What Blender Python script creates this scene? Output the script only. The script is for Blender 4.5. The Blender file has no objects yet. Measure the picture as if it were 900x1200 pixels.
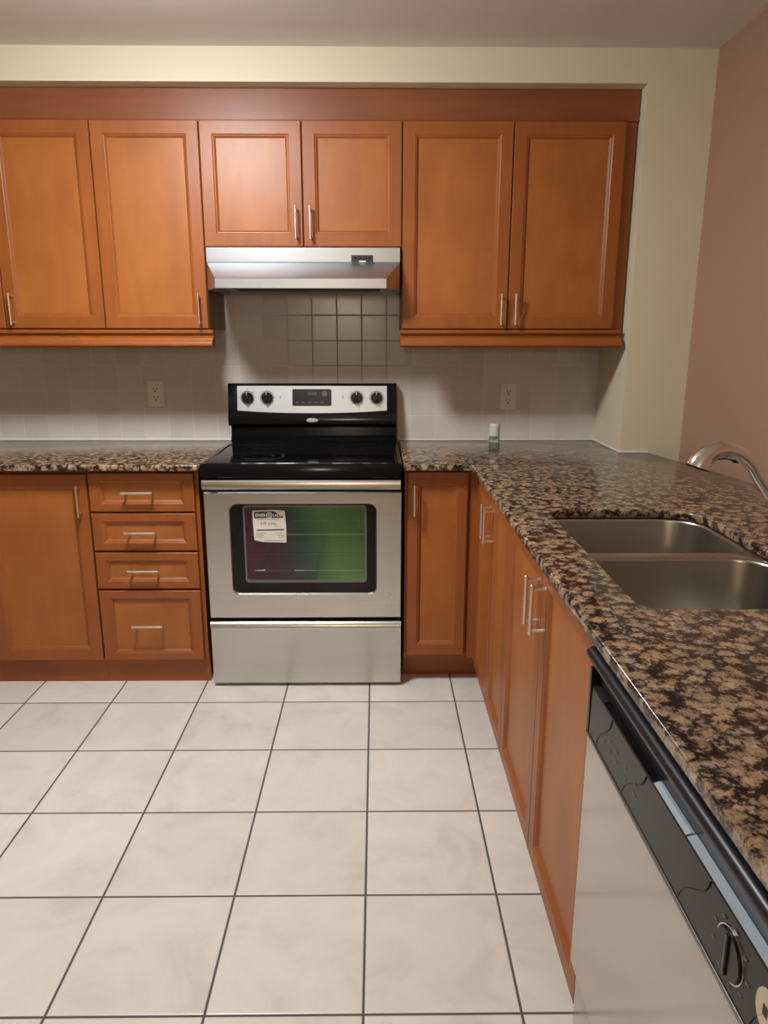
import bpy, bmesh, math, random
from mathutils import Vector, Matrix
random.seed(7)
S = bpy.context.scene
COL = S.collection

# ------------------------------------------------------------------ camera
cam_d = bpy.data.cameras.new('camera')
cam = bpy.data.objects.new('camera', cam_d)
COL.objects.link(cam)
R_ = Vector((9.99948799e-01, -1.00855172e-02, 8.25167457e-04))
U_ = Vector((0.0015996, 0.2380607, 0.97124896))
F_ = Vector((0.00999199, 0.97119791, -0.23806464))
M_ = Matrix(((R_.x, U_.x, -F_.x, 0.2377), (R_.y, U_.y, -F_.y, -3.3316), (R_.z, U_.z, -F_.z, 1.3881), (0, 0, 0, 1)))
cam.matrix_world = M_
cam_d.sensor_fit = 'VERTICAL'
cam_d.sensor_height = 36.0
cam_d.lens = 847.92 / 1200.0 * 36.0
cam_d.clip_start = 0.02
S.camera = cam

# ------------------------------------------------------------------ world, lights, exposure
W = bpy.data.worlds.new('world')
S.world = W
W.use_nodes = True
W.node_tree.nodes['Background'].inputs[0].default_value = (1.0, 0.9, 0.78, 1)
W.node_tree.nodes['Background'].inputs[1].default_value = 0.05
S.view_settings.view_transform = 'Standard'
S.view_settings.look = 'None'
S.view_settings.gamma = 1.0
S.view_settings.use_curve_mapping = False
S.view_settings.exposure = 0.12
S.cycles.use_denoising = True
S.cycles.max_bounces = 8
S.cycles.sample_clamp_indirect = 4.0

LAMP = (-0.44, -1.40)          # ceiling lamp of the kitchen
LAMP_POWER = 132.0              # emission of its opal diffuser
REAR_LAMP = (-0.10, -4.9)       # warm fill lamp added out of view behind the camera
REAR_POWER = 48.0
def area(name, loc, rot, size, power, col):
    d = bpy.data.lights.new(name, 'AREA')
    d.shape = 'DISK'; d.size = size; d.energy = power; d.color = col
    o = bpy.data.objects.new(name, d); COL.objects.link(o)
    o.location = loc; o.rotation_euler = rot
    return o


# ------------------------------------------------------------------ materials
def nmat(name):
    m = bpy.data.materials.new(name)
    m.use_nodes = True
    nt = m.node_tree
    return m, nt, nt.nodes['Principled BSDF']


def simple(name, col, rough=0.4, metal=0.0, spec=0.5, coat=0.0, noise=0.0, nscale=8.0, bump=0.0, bscale=200.0):
    m, nt, b = nmat(name)
    b.inputs['Base Color'].default_value = (*col, 1)
    b.inputs['Roughness'].default_value = rough
    b.inputs['Metallic'].default_value = metal
    b.inputs['Specular IOR Level'].default_value = spec
    b.inputs['Coat Weight'].default_value = coat
    tc = nt.nodes.new('ShaderNodeTexCoord')
    if noise:
        n = nt.nodes.new('ShaderNodeTexNoise'); n.inputs['Scale'].default_value = nscale; n.inputs['Detail'].default_value = 4
        nt.links.new(tc.outputs['Object'], n.inputs['Vector'])
        r = nt.nodes.new('ShaderNodeMapRange')
        r.inputs['To Min'].default_value = 1 - noise; r.inputs['To Max'].default_value = 1 + noise
        nt.links.new(n.outputs['Fac'], r.inputs['Value'])
        h = nt.nodes.new('ShaderNodeHueSaturation'); h.inputs['Color'].default_value = (*col, 1)
        nt.links.new(r.outputs[0], h.inputs['Value'])
        nt.links.new(h.outputs[0], b.inputs['Base Color'])
    if bump:
        n = nt.nodes.new('ShaderNodeTexNoise'); n.inputs['Scale'].default_value = bscale
        nt.links.new(tc.outputs['Object'], n.inputs['Vector'])
        bp = nt.nodes.new('ShaderNodeBump'); bp.inputs['Strength'].default_value = bump; bp.inputs['Distance'].default_value = 0.002
        nt.links.new(n.outputs['Fac'], bp.inputs['Height'])
        nt.links.new(bp.outputs[0], b.inputs['Normal'])
    return m


def wood(name, c1, c2, scale, rough=0.40):
    m, nt, b = nmat(name)
    N = nt.nodes; L = nt.links
    tc = N.new('ShaderNodeTexCoord'); oi = N.new('ShaderNodeObjectInfo')
    vm = N.new('ShaderNodeVectorMath'); vm.operation = 'SCALE'
    L.new(oi.outputs['Random'], vm.inputs['Scale']); vm.inputs[0].default_value = (13.1, 7.7, 5.3)
    ad = N.new('ShaderNodeVectorMath'); ad.operation = 'ADD'
    L.new(tc.outputs['Object'], ad.inputs[0]); L.new(vm.outputs[0], ad.inputs[1])
    mp = N.new('ShaderNodeMapping'); mp.inputs['Scale'].default_value = scale
    L.new(ad.outputs[0], mp.inputs['Vector'])
    n1 = N.new('ShaderNodeTexNoise'); n1.inputs['Scale'].default_value = 2.2; n1.inputs['Detail'].default_value = 6; n1.inputs['Distortion'].default_value = 0.6
    L.new(mp.outputs[0], n1.inputs['Vector'])
    n2 = N.new('ShaderNodeTexNoise'); n2.inputs['Scale'].default_value = 5.0; n2.inputs['Detail'].default_value = 3
    L.new(ad.outputs[0], n2.inputs['Vector'])
    mx = N.new('ShaderNodeMath'); mx.operation = 'MULTIPLY_ADD'; mx.inputs[1].default_value = 0.55
    L.new(n1.outputs['Fac'], mx.inputs[0])
    m2 = N.new('ShaderNodeMath'); m2.operation = 'MULTIPLY'; m2.inputs[1].default_value = 0.45
    L.new(n2.outputs['Fac'], m2.inputs[0]); L.new(m2.outputs[0], mx.inputs[2])
    cr = N.new('ShaderNodeValToRGB')
    cr.color_ramp.elements[0].position = 0.36; cr.color_ramp.elements[0].color = (*c1, 1)
    cr.color_ramp.elements[1].position = 0.64; cr.color_ramp.elements[1].color = (*c2, 1)
    L.new(mx.outputs[0], cr.inputs[0]); L.new(cr.outputs[0], b.inputs['Base Color'])
    b.inputs['Roughness'].default_value = rough
    b.inputs['Specular IOR Level'].default_value = 0.45
    return m


def granite():
    m, nt, b = nmat('baltic_granite')
    N = nt.nodes; L = nt.links
    tc = N.new('ShaderNodeTexCoord')
    nd = N.new('ShaderNodeTexNoise'); nd.inputs['Scale'].default_value = 55; nd.inputs['Detail'].default_value = 4
    L.new(tc.outputs['Object'], nd.inputs['Vector'])
    sc = N.new('ShaderNodeVectorMath'); sc.operation = 'MULTIPLY_ADD'
    sc.inputs[1].default_value = (0.022, 0.022, 0.022)
    L.new(nd.outputs['Color'], sc.inputs[0]); L.new(tc.outputs['Object'], sc.inputs[2])
    v = N.new('ShaderNodeTexVoronoi'); v.inputs['Scale'].default_value = 45; v.inputs['Randomness'].default_value = 0.9
    L.new(sc.outputs[0], v.inputs['Vector'])
    nf = N.new('ShaderNodeTexNoise'); nf.inputs['Scale'].default_value = 150; nf.inputs['Detail'].default_value = 5; nf.inputs['Roughness'].default_value = 0.65
    L.new(tc.outputs['Object'], nf.inputs['Vector'])
    ml = N.new('ShaderNodeMath'); ml.operation = 'MULTIPLY_ADD'; ml.inputs[1].default_value = 1.6; 
    nfs = N.new('ShaderNodeMath'); nfs.operation = 'SUBTRACT'; nfs.inputs[1].default_value = 0.5
    L.new(nf.outputs['Fac'], nfs.inputs[0]); L.new(nfs.outputs[0], ml.inputs[0]); L.new(v.outputs['Distance'], ml.inputs[2])
    # cell size varies: some blobs large and pale, some swallowed by the dark matrix
    sp = N.new('ShaderNodeSeparateColor'); L.new(v.outputs['Color'], sp.inputs[0])
    cs = N.new('ShaderNodeMath'); cs.operation = 'MULTIPLY_ADD'; cs.inputs[1].default_value = 0.22; 
    L.new(sp.outputs[0], cs.inputs[0]); L.new(ml.outputs[0], cs.inputs[2])
    cr = N.new('ShaderNodeValToRGB'); e = cr.color_ramp.elements
    e[0].position = 0.36; e[0].color = (0.41, 0.285, 0.18, 1)
    e[1].position = 1.02; e[1].color = (0.010, 0.007, 0.006, 1)
    a = e.new(0.56); a.color = (0.29, 0.185, 0.112, 1)
    a = e.new(0.67); a.color = (0.12, 0.07, 0.044, 1)
    a = e.new(0.80); a.color = (0.032, 0.019, 0.014, 1)
    L.new(cs.outputs[0], cr.inputs[0])
    tint = N.new('ShaderNodeHueSaturation')
    nm = N.new('ShaderNodeTexNoise'); nm.inputs['Scale'].default_value = 240; nm.inputs['Detail'].default_value = 4; nm.inputs['Roughness'].default_value = 0.7
    L.new(tc.outputs['Object'], nm.inputs['Vector'])
    mr = N.new('ShaderNodeMapRange'); mr.inputs['To Min'].default_value = 0.65; mr.inputs['To Max'].default_value = 1.1
    L.new(sp.outputs[1], mr.inputs['Value'])
    mm = N.new('ShaderNodeMapRange'); mm.inputs['From Min'].default_value = 0.3; mm.inputs['From Max'].default_value = 0.7; mm.inputs['To Min'].default_value = 0.55; mm.inputs['To Max'].default_value = 1.3
    L.new(nm.outputs['Fac'], mm.inputs['Value'])
    mv = N.new('ShaderNodeMath'); mv.operation = 'MULTIPLY'; L.new(mr.outputs[0], mv.inputs[0]); L.new(mm.outputs[0], mv.inputs[1])
    L.new(mv.outputs[0], tint.inputs['Value'])
    ms = N.new('ShaderNodeMapRange'); ms.inputs['To Min'].default_value = 0.75; ms.inputs['To Max'].default_value = 1.15
    L.new(sp.outputs[2], ms.inputs['Value']); L.new(ms.outputs[0], tint.inputs['Saturation'])
    L.new(cr.outputs[0], tint.inputs['Color'])
    L.new(tint.outputs[0], b.inputs['Base Color'])
    b.inputs['Roughness'].default_value = 0.16
    b.inputs['Specular IOR Level'].default_value = 0.5
    return m


def tilemat(name, ax, origin, pitch, grout, tilecols, groutcol, rough, nscale, dirty=None, edge=0.0035):
    """square tiles over the two world axes ax; origin of the grid, pitch and half grout width."""
    m, nt, b = nmat(name)
    N = nt.nodes; L = nt.links
    tc = N.new('ShaderNodeTexCoord'); sx = N.new('ShaderNodeSeparateXYZ'); L.new(tc.outputs['Object'], sx.inputs[0])
    ds = []; ids = []
    for k in range(2):
        s = N.new('ShaderNodeMath'); s.operation = 'SUBTRACT'; s.inputs[1].default_value = origin[k]
        L.new(sx.outputs[ax[k]], s.inputs[0])
        d = N.new('ShaderNodeMath'); d.operation = 'DIVIDE'; d.inputs[1].default_value = pitch; L.new(s.outputs[0], d.inputs[0])
        fl = N.new('ShaderNodeMath'); fl.operation = 'FLOOR'; L.new(d.outputs[0], fl.inputs[0]); ids.append(fl)
        fr = N.new('ShaderNodeMath'); fr.operation = 'FRACT'; L.new(d.outputs[0], fr.inputs[0])
        pp = N.new('ShaderNodeMath'); pp.operation = 'PINGPONG'; pp.inputs[1].default_value = 0.5; L.new(fr.outputs[0], pp.inputs[0])
        mu = N.new('ShaderNodeMath'); mu.operation = 'MULTIPLY'; mu.inputs[1].default_value = pitch; L.new(pp.outputs[0], mu.inputs[0])
        ds.append(mu)
    mn = N.new('ShaderNodeMath'); mn.operation = 'MINIMUM'; L.new(ds[0].outputs[0], mn.inputs[0]); L.new(ds[1].outputs[0], mn.inputs[1])
    g = N.new('ShaderNodeMapRange'); g.inputs['From Min'].default_value = grout * 0.75; g.inputs['From Max'].default_value = grout * 1.25
    L.new(mn.outputs[0], g.inputs['Value'])
    cb = N.new('ShaderNodeCombineXYZ'); L.new(ids[0].outputs[0], cb.inputs[0]); L.new(ids[1].outputs[0], cb.inputs[1])
    wn = N.new('ShaderNodeTexWhiteNoise'); L.new(cb.outputs[0], wn.inputs['Vector'])
    off = N.new('ShaderNodeVectorMath'); off.operation = 'MULTIPLY_ADD'; off.inputs[1].default_value = (9, 9, 9)
    L.new(wn.outputs['Color'], off.inputs[0]); L.new(tc.outputs['Object'], off.inputs[2])
    n = N.new('ShaderNodeTexNoise'); n.inputs['Scale'].default_value = nscale; n.inputs['Detail'].default_value = 7; n.inputs['Roughness'].default_value = 0.62; n.inputs['Distortion'].default_value = 0.8
    L.new(off.outputs[0], n.inputs['Vector'])
    cr = N.new('ShaderNodeValToRGB'); e = cr.color_ramp.elements
    e[0].position = 0.33; e[0].color = (*tilecols[0], 1); e[1].position = 0.62; e[1].color = (*tilecols[2], 1)
    a = e.new(0.46); a.color = (*tilecols[1], 1)
    L.new(n.outputs['Fac'], cr.inputs[0])
    hv = N.new('ShaderNodeHueSaturation'); mr = N.new('ShaderNodeMapRange'); mr.inputs['To Min'].default_value = 0.95; mr.inputs['To Max'].default_value = 1.05
    L.new(wn.outputs['Value'], mr.inputs['Value']); L.new(mr.outputs[0], hv.inputs['Value']); L.new(cr.outputs[0], hv.inputs['Color'])
    gc = N.new('ShaderNodeMixRGB'); gc.inputs[1].default_value = (*groutcol, 1); gc.inputs[2].default_value = (*(dirty[0] if dirty else groutcol), 1)
    gc.inputs[0].default_value = 0
    if dirty:      # cooking grime in the joints round (centre, radius)
        vd = N.new('ShaderNodeVectorMath'); vd.operation = 'DISTANCE'; vd.inputs[1].default_value = dirty[1]
        L.new(tc.outputs['Object'], vd.inputs[0])
        dr = N.new('ShaderNodeMapRange'); dr.inputs['From Min'].default_value = dirty[2] * 0.6; dr.inputs['From Max'].default_value = dirty[2]
        dr.inputs['To Min'].default_value = 1; dr.inputs['To Max'].default_value = 0
        L.new(vd.outputs['Value'], dr.inputs['Value']); L.new(dr.outputs[0], gc.inputs[0])
    mix = N.new('ShaderNodeMixRGB'); L.new(g.outputs[0], mix.inputs[0]); L.new(gc.outputs[0], mix.inputs[1]); L.new(hv.outputs[0], mix.inputs[2])
    L.new(mix.outputs[0], b.inputs['Base Color'])
    rr = N.new('ShaderNodeMapRange'); rr.inputs['To Min'].default_value = 0.8; rr.inputs['To Max'].default_value = rough
    L.new(g.outputs[0], rr.inputs['Value']); L.new(rr.outputs[0], b.inputs['Roughness'])
    pe = N.new('ShaderNodeMapRange'); pe.interpolation_type = 'SMOOTHSTEP'; pe.inputs['From Min'].default_value = grout; pe.inputs['From Max'].default_value = grout + edge
    L.new(mn.outputs[0], pe.inputs['Value'])
    bu = N.new('ShaderNodeBump'); bu.inputs['Strength'].default_value = 0.35; bu.inputs['Distance'].default_value = 0.002
    L.new(pe.outputs[0], bu.inputs['Height']); L.new(bu.outputs[0], b.inputs['Normal'])
    return m


def steel(name, col=(0.62, 0.60, 0.56), rough=0.28, axis=0, strength=0.06):
    m, nt, b = nmat(name)
    N = nt.nodes; L = nt.links
    b.inputs['Metallic'].default_value = 1.0
    tc = N.new('ShaderNodeTexCoord'); mp = N.new('ShaderNodeMapping')
    s = [260, 260, 260]; s[axis] = 2.0
    mp.inputs['Scale'].default_value = s
    L.new(tc.outputs['Object'], mp.inputs['Vector'])
    n = N.new('ShaderNodeTexNoise'); n.inputs['Scale'].default_value = 1.0; n.inputs['Detail'].default_value = 3
    L.new(mp.outputs[0], n.inputs['Vector'])
    sm = N.new('ShaderNodeTexNoise'); sm.inputs['Scale'].default_value = 7; sm.inputs['Detail'].default_value = 5
    L.new(tc.outputs['Object'], sm.inputs['Vector'])
    cr = N.new('ShaderNodeMixRGB'); cr.inputs[1].default_value = (*[c * 0.86 for c in col], 1); cr.inputs[2].default_value = (*col, 1)
    L.new(n.outputs['Fac'], cr.inputs[0]); L.new(cr.outputs[0], b.inputs['Base Color'])
    r = N.new('ShaderNodeMapRange'); r.inputs['To Min'].default_value = rough * 0.94; r.inputs['To Max'].default_value = rough * 1.06
    L.new(sm.outputs['Fac'], r.inputs['Value']); L.new(r.outputs[0], b.inputs['Roughness'])
    bu = N.new('ShaderNodeBump'); bu.inputs['Strength'].default_value = strength; bu.inputs['Distance'].default_value = 0.0004
    L.new(n.outputs['Fac'], bu.inputs['Height']); L.new(bu.outputs[0], b.inputs['Normal'])
    return m


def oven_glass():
    """dark glass with a mirror coating, iridescent reflection painted in as a plum-to-green drift."""
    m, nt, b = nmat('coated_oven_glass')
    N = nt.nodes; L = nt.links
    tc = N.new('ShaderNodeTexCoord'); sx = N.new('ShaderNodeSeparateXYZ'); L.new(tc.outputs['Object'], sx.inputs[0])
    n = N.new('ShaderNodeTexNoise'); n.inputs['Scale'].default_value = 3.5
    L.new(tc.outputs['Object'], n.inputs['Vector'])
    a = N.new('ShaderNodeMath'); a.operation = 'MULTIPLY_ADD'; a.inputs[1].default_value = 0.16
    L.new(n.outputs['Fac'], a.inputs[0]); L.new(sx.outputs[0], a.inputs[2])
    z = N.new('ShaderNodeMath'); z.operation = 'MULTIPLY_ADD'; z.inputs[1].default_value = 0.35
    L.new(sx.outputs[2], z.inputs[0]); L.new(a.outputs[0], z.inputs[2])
    cr = N.new('ShaderNodeValToRGB'); e = cr.color_ramp.elements  # iridescent sheen painted by position, plum at lower left turning green
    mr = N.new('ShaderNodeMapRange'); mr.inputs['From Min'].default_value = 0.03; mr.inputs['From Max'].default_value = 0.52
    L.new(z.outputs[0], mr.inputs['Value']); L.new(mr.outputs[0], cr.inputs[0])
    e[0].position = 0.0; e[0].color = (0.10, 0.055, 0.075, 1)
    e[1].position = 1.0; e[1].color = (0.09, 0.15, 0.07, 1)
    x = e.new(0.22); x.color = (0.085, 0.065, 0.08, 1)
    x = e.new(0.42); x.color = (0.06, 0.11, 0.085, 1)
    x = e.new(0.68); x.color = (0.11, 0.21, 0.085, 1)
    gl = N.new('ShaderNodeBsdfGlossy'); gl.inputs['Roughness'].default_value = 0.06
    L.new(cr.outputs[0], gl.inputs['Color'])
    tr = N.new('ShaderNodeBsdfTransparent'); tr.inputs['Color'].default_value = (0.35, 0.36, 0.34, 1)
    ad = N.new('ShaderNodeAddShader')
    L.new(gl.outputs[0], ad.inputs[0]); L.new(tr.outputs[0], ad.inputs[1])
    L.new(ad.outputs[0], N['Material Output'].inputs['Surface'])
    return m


def emissive(name, col, power):
    m, nt, b = nmat(name)
    b.inputs['Base Color'].default_value = (0.8, 0.8, 0.78, 1)
    b.inputs['Emission Color'].default_value = (*col, 1)
    b.inputs['Emission Strength'].default_value = power
    return m


M = {}
WF1, WF2 = (0.27, 0.074, 0.014), (0.33, 0.095, 0.018)
WP1, WP2 = (0.32, 0.097, 0.0185), (0.40, 0.132, 0.028)
M['wood'] = wood('stained_maple', WF1, WF2, (14, 14, 1.0))
M['wood_panel'] = wood('stained_maple_panel', WP1, WP2, (5, 5, 1.6))
M['wood_h'] = wood('stained_maple_board', WF1, WF2, (1.0, 14, 14))
M['wood_hy'] = wood('stained_maple_board_long', WF1, WF2, (14, 1.0, 14))
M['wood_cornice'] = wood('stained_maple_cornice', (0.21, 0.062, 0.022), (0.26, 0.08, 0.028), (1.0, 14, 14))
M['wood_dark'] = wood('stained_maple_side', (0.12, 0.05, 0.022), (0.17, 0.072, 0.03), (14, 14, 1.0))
M['granite'] = granite()
M['floor'] = tilemat('floor_tiles', (0, 1), (-0.126, -0.7712), 0.3337, 0.0030, [(0.65, 0.60, 0.535), (0.72, 0.67, 0.61), (0.765, 0.72, 0.655)], (0.085, 0.074, 0.066), 0.32, 5.5)
M['tile'] = tilemat('splash_tiles', (0, 2), (-0.049, 0.9195), 0.1105, 0.0013, [(0.65, 0.585, 0.515), (0.68, 0.615, 0.545), (0.70, 0.635, 0.57)], (0.74, 0.675, 0.61), 0.22, 3.0,
                    dirty=((0.17, 0.13, 0.09), (0.12, 0.0, 1.42), 0.34))
M['wall'] = simple('cream_paint', (0.72, 0.645, 0.47), 0.6, bump=0.05, bscale=350)
M['wall_far'] = simple('tan_paint', (0.42, 0.34, 0.25), 0.6)
M['wall_pink'] = simple('dusty_pink_paint', (0.40, 0.235, 0.16), 0.6, bump=0.05, bscale=350)
M['ceiling'] = simple('ceiling_paint', (0.74, 0.70, 0.65), 0.8, bump=0.15, bscale=250)
M['steel'] = steel('brushed_steel')
M['steel_y'] = steel('brushed_steel_dishwasher', (0.58, 0.55, 0.51), 0.16, axis=1, strength=0.08)
M['steel_hood'] = steel('hood_steel', (0.52, 0.535, 0.55), 0.36, strength=0.08)
M['steel_sink'] = steel('sink_steel', (0.50, 0.47, 0.42), 0.3, axis=2, strength=0.1)
M['nickel'] = simple('brushed_nickel', (0.86, 0.81, 0.74), 0.3, 1.0)
M['chrome'] = simple('chrome', (0.82, 0.82, 0.82), 0.08, 1.0)
M['black'] = simple('black_enamel', (0.005, 0.005, 0.006), 0.14, spec=0.2)
M['black_glass'] = simple('black_ceramic_glass', (0.004, 0.004, 0.005), 0.06, spec=0.3)
M['black_soft'] = simple('black_plastic', (0.006, 0.0065, 0.009), 0.28, spec=0.3)
M['black_bar'] = simple('satin_blue_black', (0.010, 0.012, 0.018), 0.33, spec=0.4)
M['trim_dark'] = simple('dark_metal_trim', (0.20, 0.20, 0.20), 0.25, 1.0)
M['dark'] = simple('dark_cavity', (0.02, 0.02, 0.02), 0.6)
M['panel_silver'] = simple('silver_control_face', (0.62, 0.65, 0.66), 0.35, 0.6)
M['grey_ring'] = simple('grey_mark', (0.10, 0.10, 0.10), 0.3)
M['burner'] = simple('faint_burner_print', (0.022, 0.022, 0.023), 0.2)
M['badge'] = simple('silver_badge', (0.75, 0.76, 0.76), 0.25, 0.3)
M['display'] = simple('display_glass', (0.025, 0.028, 0.032), 0.12)
M['digits'] = simple('dim_display_digits', (0.03, 0.06, 0.07), 0.3)
M['print'] = simple('dark_print', (0.03, 0.03, 0.03), 0.6)
M['print_light'] = simple('pale_print', (0.13, 0.125, 0.115), 0.5)
M['paper'] = simple('label_paper', (0.72, 0.68, 0.58), 0.6, noise=0.08, nscale=60)
M['cream'] = simple('cream_sticker', (0.62, 0.54, 0.40), 0.5)
M['plastic_white'] = simple('white_plastic', (0.82, 0.78, 0.68), 0.35)
M['slot'] = simple('dark_slot', (0.03, 0.025, 0.02), 0.6)
M['graphite'] = simple('graphite_panel', (0.017, 0.017, 0.017), 0.26, spec=0.25, noise=0.1, nscale=40)
M['ledge_lit'] = simple('ledge_sheen_grey', (0.40, 0.45, 0.50), 0.4, 0.2, noise=0.12, nscale=300)  # bluish light caught by the upward face is put into this colour
M['caulk'] = simple('white_caulk', (0.80, 0.78, 0.72), 0.5)
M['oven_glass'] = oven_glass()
M['rim'] = simple('grey_glass_border', (0.18, 0.17, 0.165), 0.25, 0.5)
M['lamp'] = emissive('opal_diffuser', (0.96, 0.985, 1.0), LAMP_POWER)
M['lamp_rear'] = emissive('warm_opal_diffuser', (1.0, 0.82, 0.60), REAR_POWER)
M['salt_cap'] = simple('pale_shaker_cap', (0.62, 0.66, 0.58), 0.35)
mg, ntg, bg = nmat('shaker_glass')
bg.inputs['Base Color'].default_value = (0.75, 0.82, 0.76, 1); bg.inputs['Transmission Weight'].default_value = 0.95
bg.inputs['Roughness'].default_value = 0.05; bg.inputs['IOR'].default_value = 1.5
M['glass'] = mg
M['pepper'] = simple('grey_salt', (0.42, 0.42, 0.37), 0.8, noise=0.4, nscale=400)


# ------------------------------------------------------------------ mesh helpers
class MB:
    """collects shapes in one mesh; mtx maps local (u, v, n) to the world."""
    def __init__(self, mtx=None):
        self.bm = bmesh.new(); self.mtx = mtx or Matrix.Identity(4)

    def _v(self, p):
        return self.bm.verts.new(self.mtx @ Vector(p))

    def box(self, a, b, bev=0.0, seg=2):
        lo = [min(a[i], b[i]) for i in range(3)]; hi = [max(a[i], b[i]) for i in range(3)]
        vs = [self._v((x, y, z)) for z in (lo[2], hi[2]) for y in (lo[1], hi[1]) for x in (lo[0], hi[0])]
        fs = [(0, 2, 3, 1), (4, 5, 7, 6), (0, 1, 5, 4), (2, 6, 7, 3), (0, 4, 6, 2), (1, 3, 7, 5)]
        faces = [self.bm.faces.new([vs[i] for i in f]) for f in fs]
        if bev:
            es = list({e for f in faces for e in f.edges})
            bmesh.ops.bevel(self.bm, geom=es, offset=bev, segments=seg, profile=0.5, affect='EDGES', clamp_overlap=True)
        return self

    def loops(self, loops, cap0=True, cap1=True, close=False):
        """skin closed loops of equal length."""
        rows = [[self._v(p) for p in lp] for lp in loops]
        if close: rows.append(rows[0])
        for r0, r1 in zip(rows, rows[1:]):
            n = len(r0)
            for i in range(n):
                try: self.bm.faces.new((r0[i], r0[(i + 1) % n], r1[(i + 1) % n], r1[i]))
                except ValueError: pass
        if not close:
            if cap0: self.bm.faces.new(list(reversed(rows[0])))
            if cap1: self.bm.faces.new(rows[-1])
        return self

    def tube(self, pts, r, n=10, cap=True):
        pts = [Vector(p) for p in pts]
        rs = r if isinstance(r, (list, tuple)) else [r] * len(pts)
        loops = []; ref = None
        for i, p in enumerate(pts):
            t = (pts[min(i + 1, len(pts) - 1)] - pts[max(i - 1, 0)]).normalized()
            if ref is None:
                ref = t.orthogonal().normalized()
            ref = (ref - t * ref.dot(t)).normalized()
            bi = t.cross(ref)
            loops.append([p + (ref * math.cos(2 * math.pi * k / n) + bi * math.sin(2 * math.pi * k / n)) * rs[i] for k in range(n)])
        return self.loops(loops, cap, cap)

    def lathe(self, prof, c, axis='z', n=24):
        """prof: (radius, height along the axis)."""
        loops = []
        for r, h in prof:
            lp = []
            for k in range(n):
                a = 2 * math.pi * k / n; q = (r * math.cos(a), r * math.sin(a))
                if axis == 'z': lp.append((c[0] + q[0], c[1] + q[1], c[2] + h))
                elif axis == 'y': lp.append((c[0] + q[0], c[1] + h, c[2] + q[1]))
                else: lp.append((c[0] + h, c[1] + q[0], c[2] + q[1]))
            loops.append(lp)
        return self.loops(loops)

    def prism(self, poly, d0, d1):
        """polygon in (u, v), extruded along n."""
        return self.loops([[(x, y, d0) for x, y in poly], [(x, y, d1) for x, y in poly]])

    def build(self, name, mat, parent=None, smooth=False, kind=None):
        bmesh.ops.recalc_face_normals(self.bm, faces=self.bm.faces[:])
        me = bpy.data.meshes.new(name); self.bm.to_mesh(me); self.bm.free()
        me.materials.append(mat)
        if smooth:
            me.polygons.foreach_set('use_smooth', [True] * len(me.polygons))
            me.set_sharp_from_angle(angle=math.radians(38))
        return link(name, me, parent, kind)


def print_on(o, mb, mat):
    bm = bmesh.new(); bm.from_mesh(o.data)
    tmp = bpy.data.meshes.new('tmp'); mb.bm.to_mesh(tmp); mb.bm.free()
    n = len(bm.faces); bm.from_mesh(tmp); bm.faces.ensure_lookup_table()
    k = len(o.data.materials); o.data.materials.append(mat)
    for f in bm.faces[n:]: f.material_index = k
    bmesh.ops.recalc_face_normals(bm, faces=bm.faces[n:])
    bm.to_mesh(o.data); bm.free(); bpy.data.meshes.remove(tmp)


def link(name, me, parent=None, kind=None):
    o = bpy.data.objects.new(name, me); COL.objects.link(o)
    if parent:
        o.parent = parent
        o.matrix_parent_inverse = Matrix.Translation(-world_loc(parent))
    if kind: o['kind'] = kind
    return o


def world_loc(o):
    v = Vector((0, 0, 0))
    if o.type == 'EMPTY': v = Vector(o.location)
    return v


def thing(name, label, cat, loc=(0, 0, 0), group=None):
    o = bpy.data.objects.new(name, None); COL.objects.link(o)
    o.empty_display_size = 0.05
    o.location = loc
    o['label'] = label; o['category'] = cat
    if group: o['group'] = group
    return o


def tag(o, label, cat, group=None):
    o['label'] = label; o['category'] = cat
    if group: o['group'] = group
    return o


def frame(o, u, n):
    u = Vector(u); n = Vector(n); v = Vector((0, 0, 1)); o = Vector(o)
    return Matrix(((u.x, v.x, n.x, o.x), (u.y, v.y, n.y, o.y), (u.z, v.z, n.z, o.z), (0, 0, 0, 1)))


def rrect(x0, x1, y0, y1, r, n=6):
    """rounded rectangle as (x, y) points; r one radius or four (x1y1, x0y1, x0y0, x1y0)."""
    rs = r if isinstance(r, (list, tuple)) else [r] * 4
    out = []
    for (cx, cy, a0, q) in ((x1 - rs[0], y1 - rs[0], 0, rs[0]), (x0 + rs[1], y1 - rs[1], 90, rs[1]), (x0 + rs[2], y0 + rs[2], 180, rs[2]), (x1 - rs[3], y0 + rs[3], 270, rs[3])):
        for k in range(n + 1):
            a = math.radians(a0 + 90 * k / n)
            out.append((cx + q * math.cos(a), cy + q * math.sin(a)))
    return out


def text_mesh(name, body, size, mtx, mat, parent, align='CENTER', bold=0.0, sx=1.0):
    c = bpy.data.curves.new(name, 'FONT'); c.body = body; c.size = size; c.align_x = align; c.align_y = 'CENTER'
    c.extrude = 0.0002; c.offset = bold; c.resolution_u = 3
    o = bpy.data.objects.new(name, c); COL.objects.link(o)
    bpy.context.view_layer.update()
    me = bpy.data.meshes.new_from_object(o.evaluated_get(bpy.context.evaluated_depsgraph_get()))
    bpy.data.objects.remove(o)
    me.transform(mtx @ Matrix.Diagonal((sx, 1, 1, 1)))
    me.materials.clear(); me.materials.append(mat)
    return link(name, me, parent)


# ------------------------------------------------------------------ setting
XL, XR, YB, H = -3.4, 1.492, -7.6, 2.405
COLX, COLY, SOF = 1.243, -0.374, 2.289
def struct(name, mat, *boxes):
    m = MB()
    for a, b in boxes: m.box(a, b)
    return m.build(name, mat, kind='structure')

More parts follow.
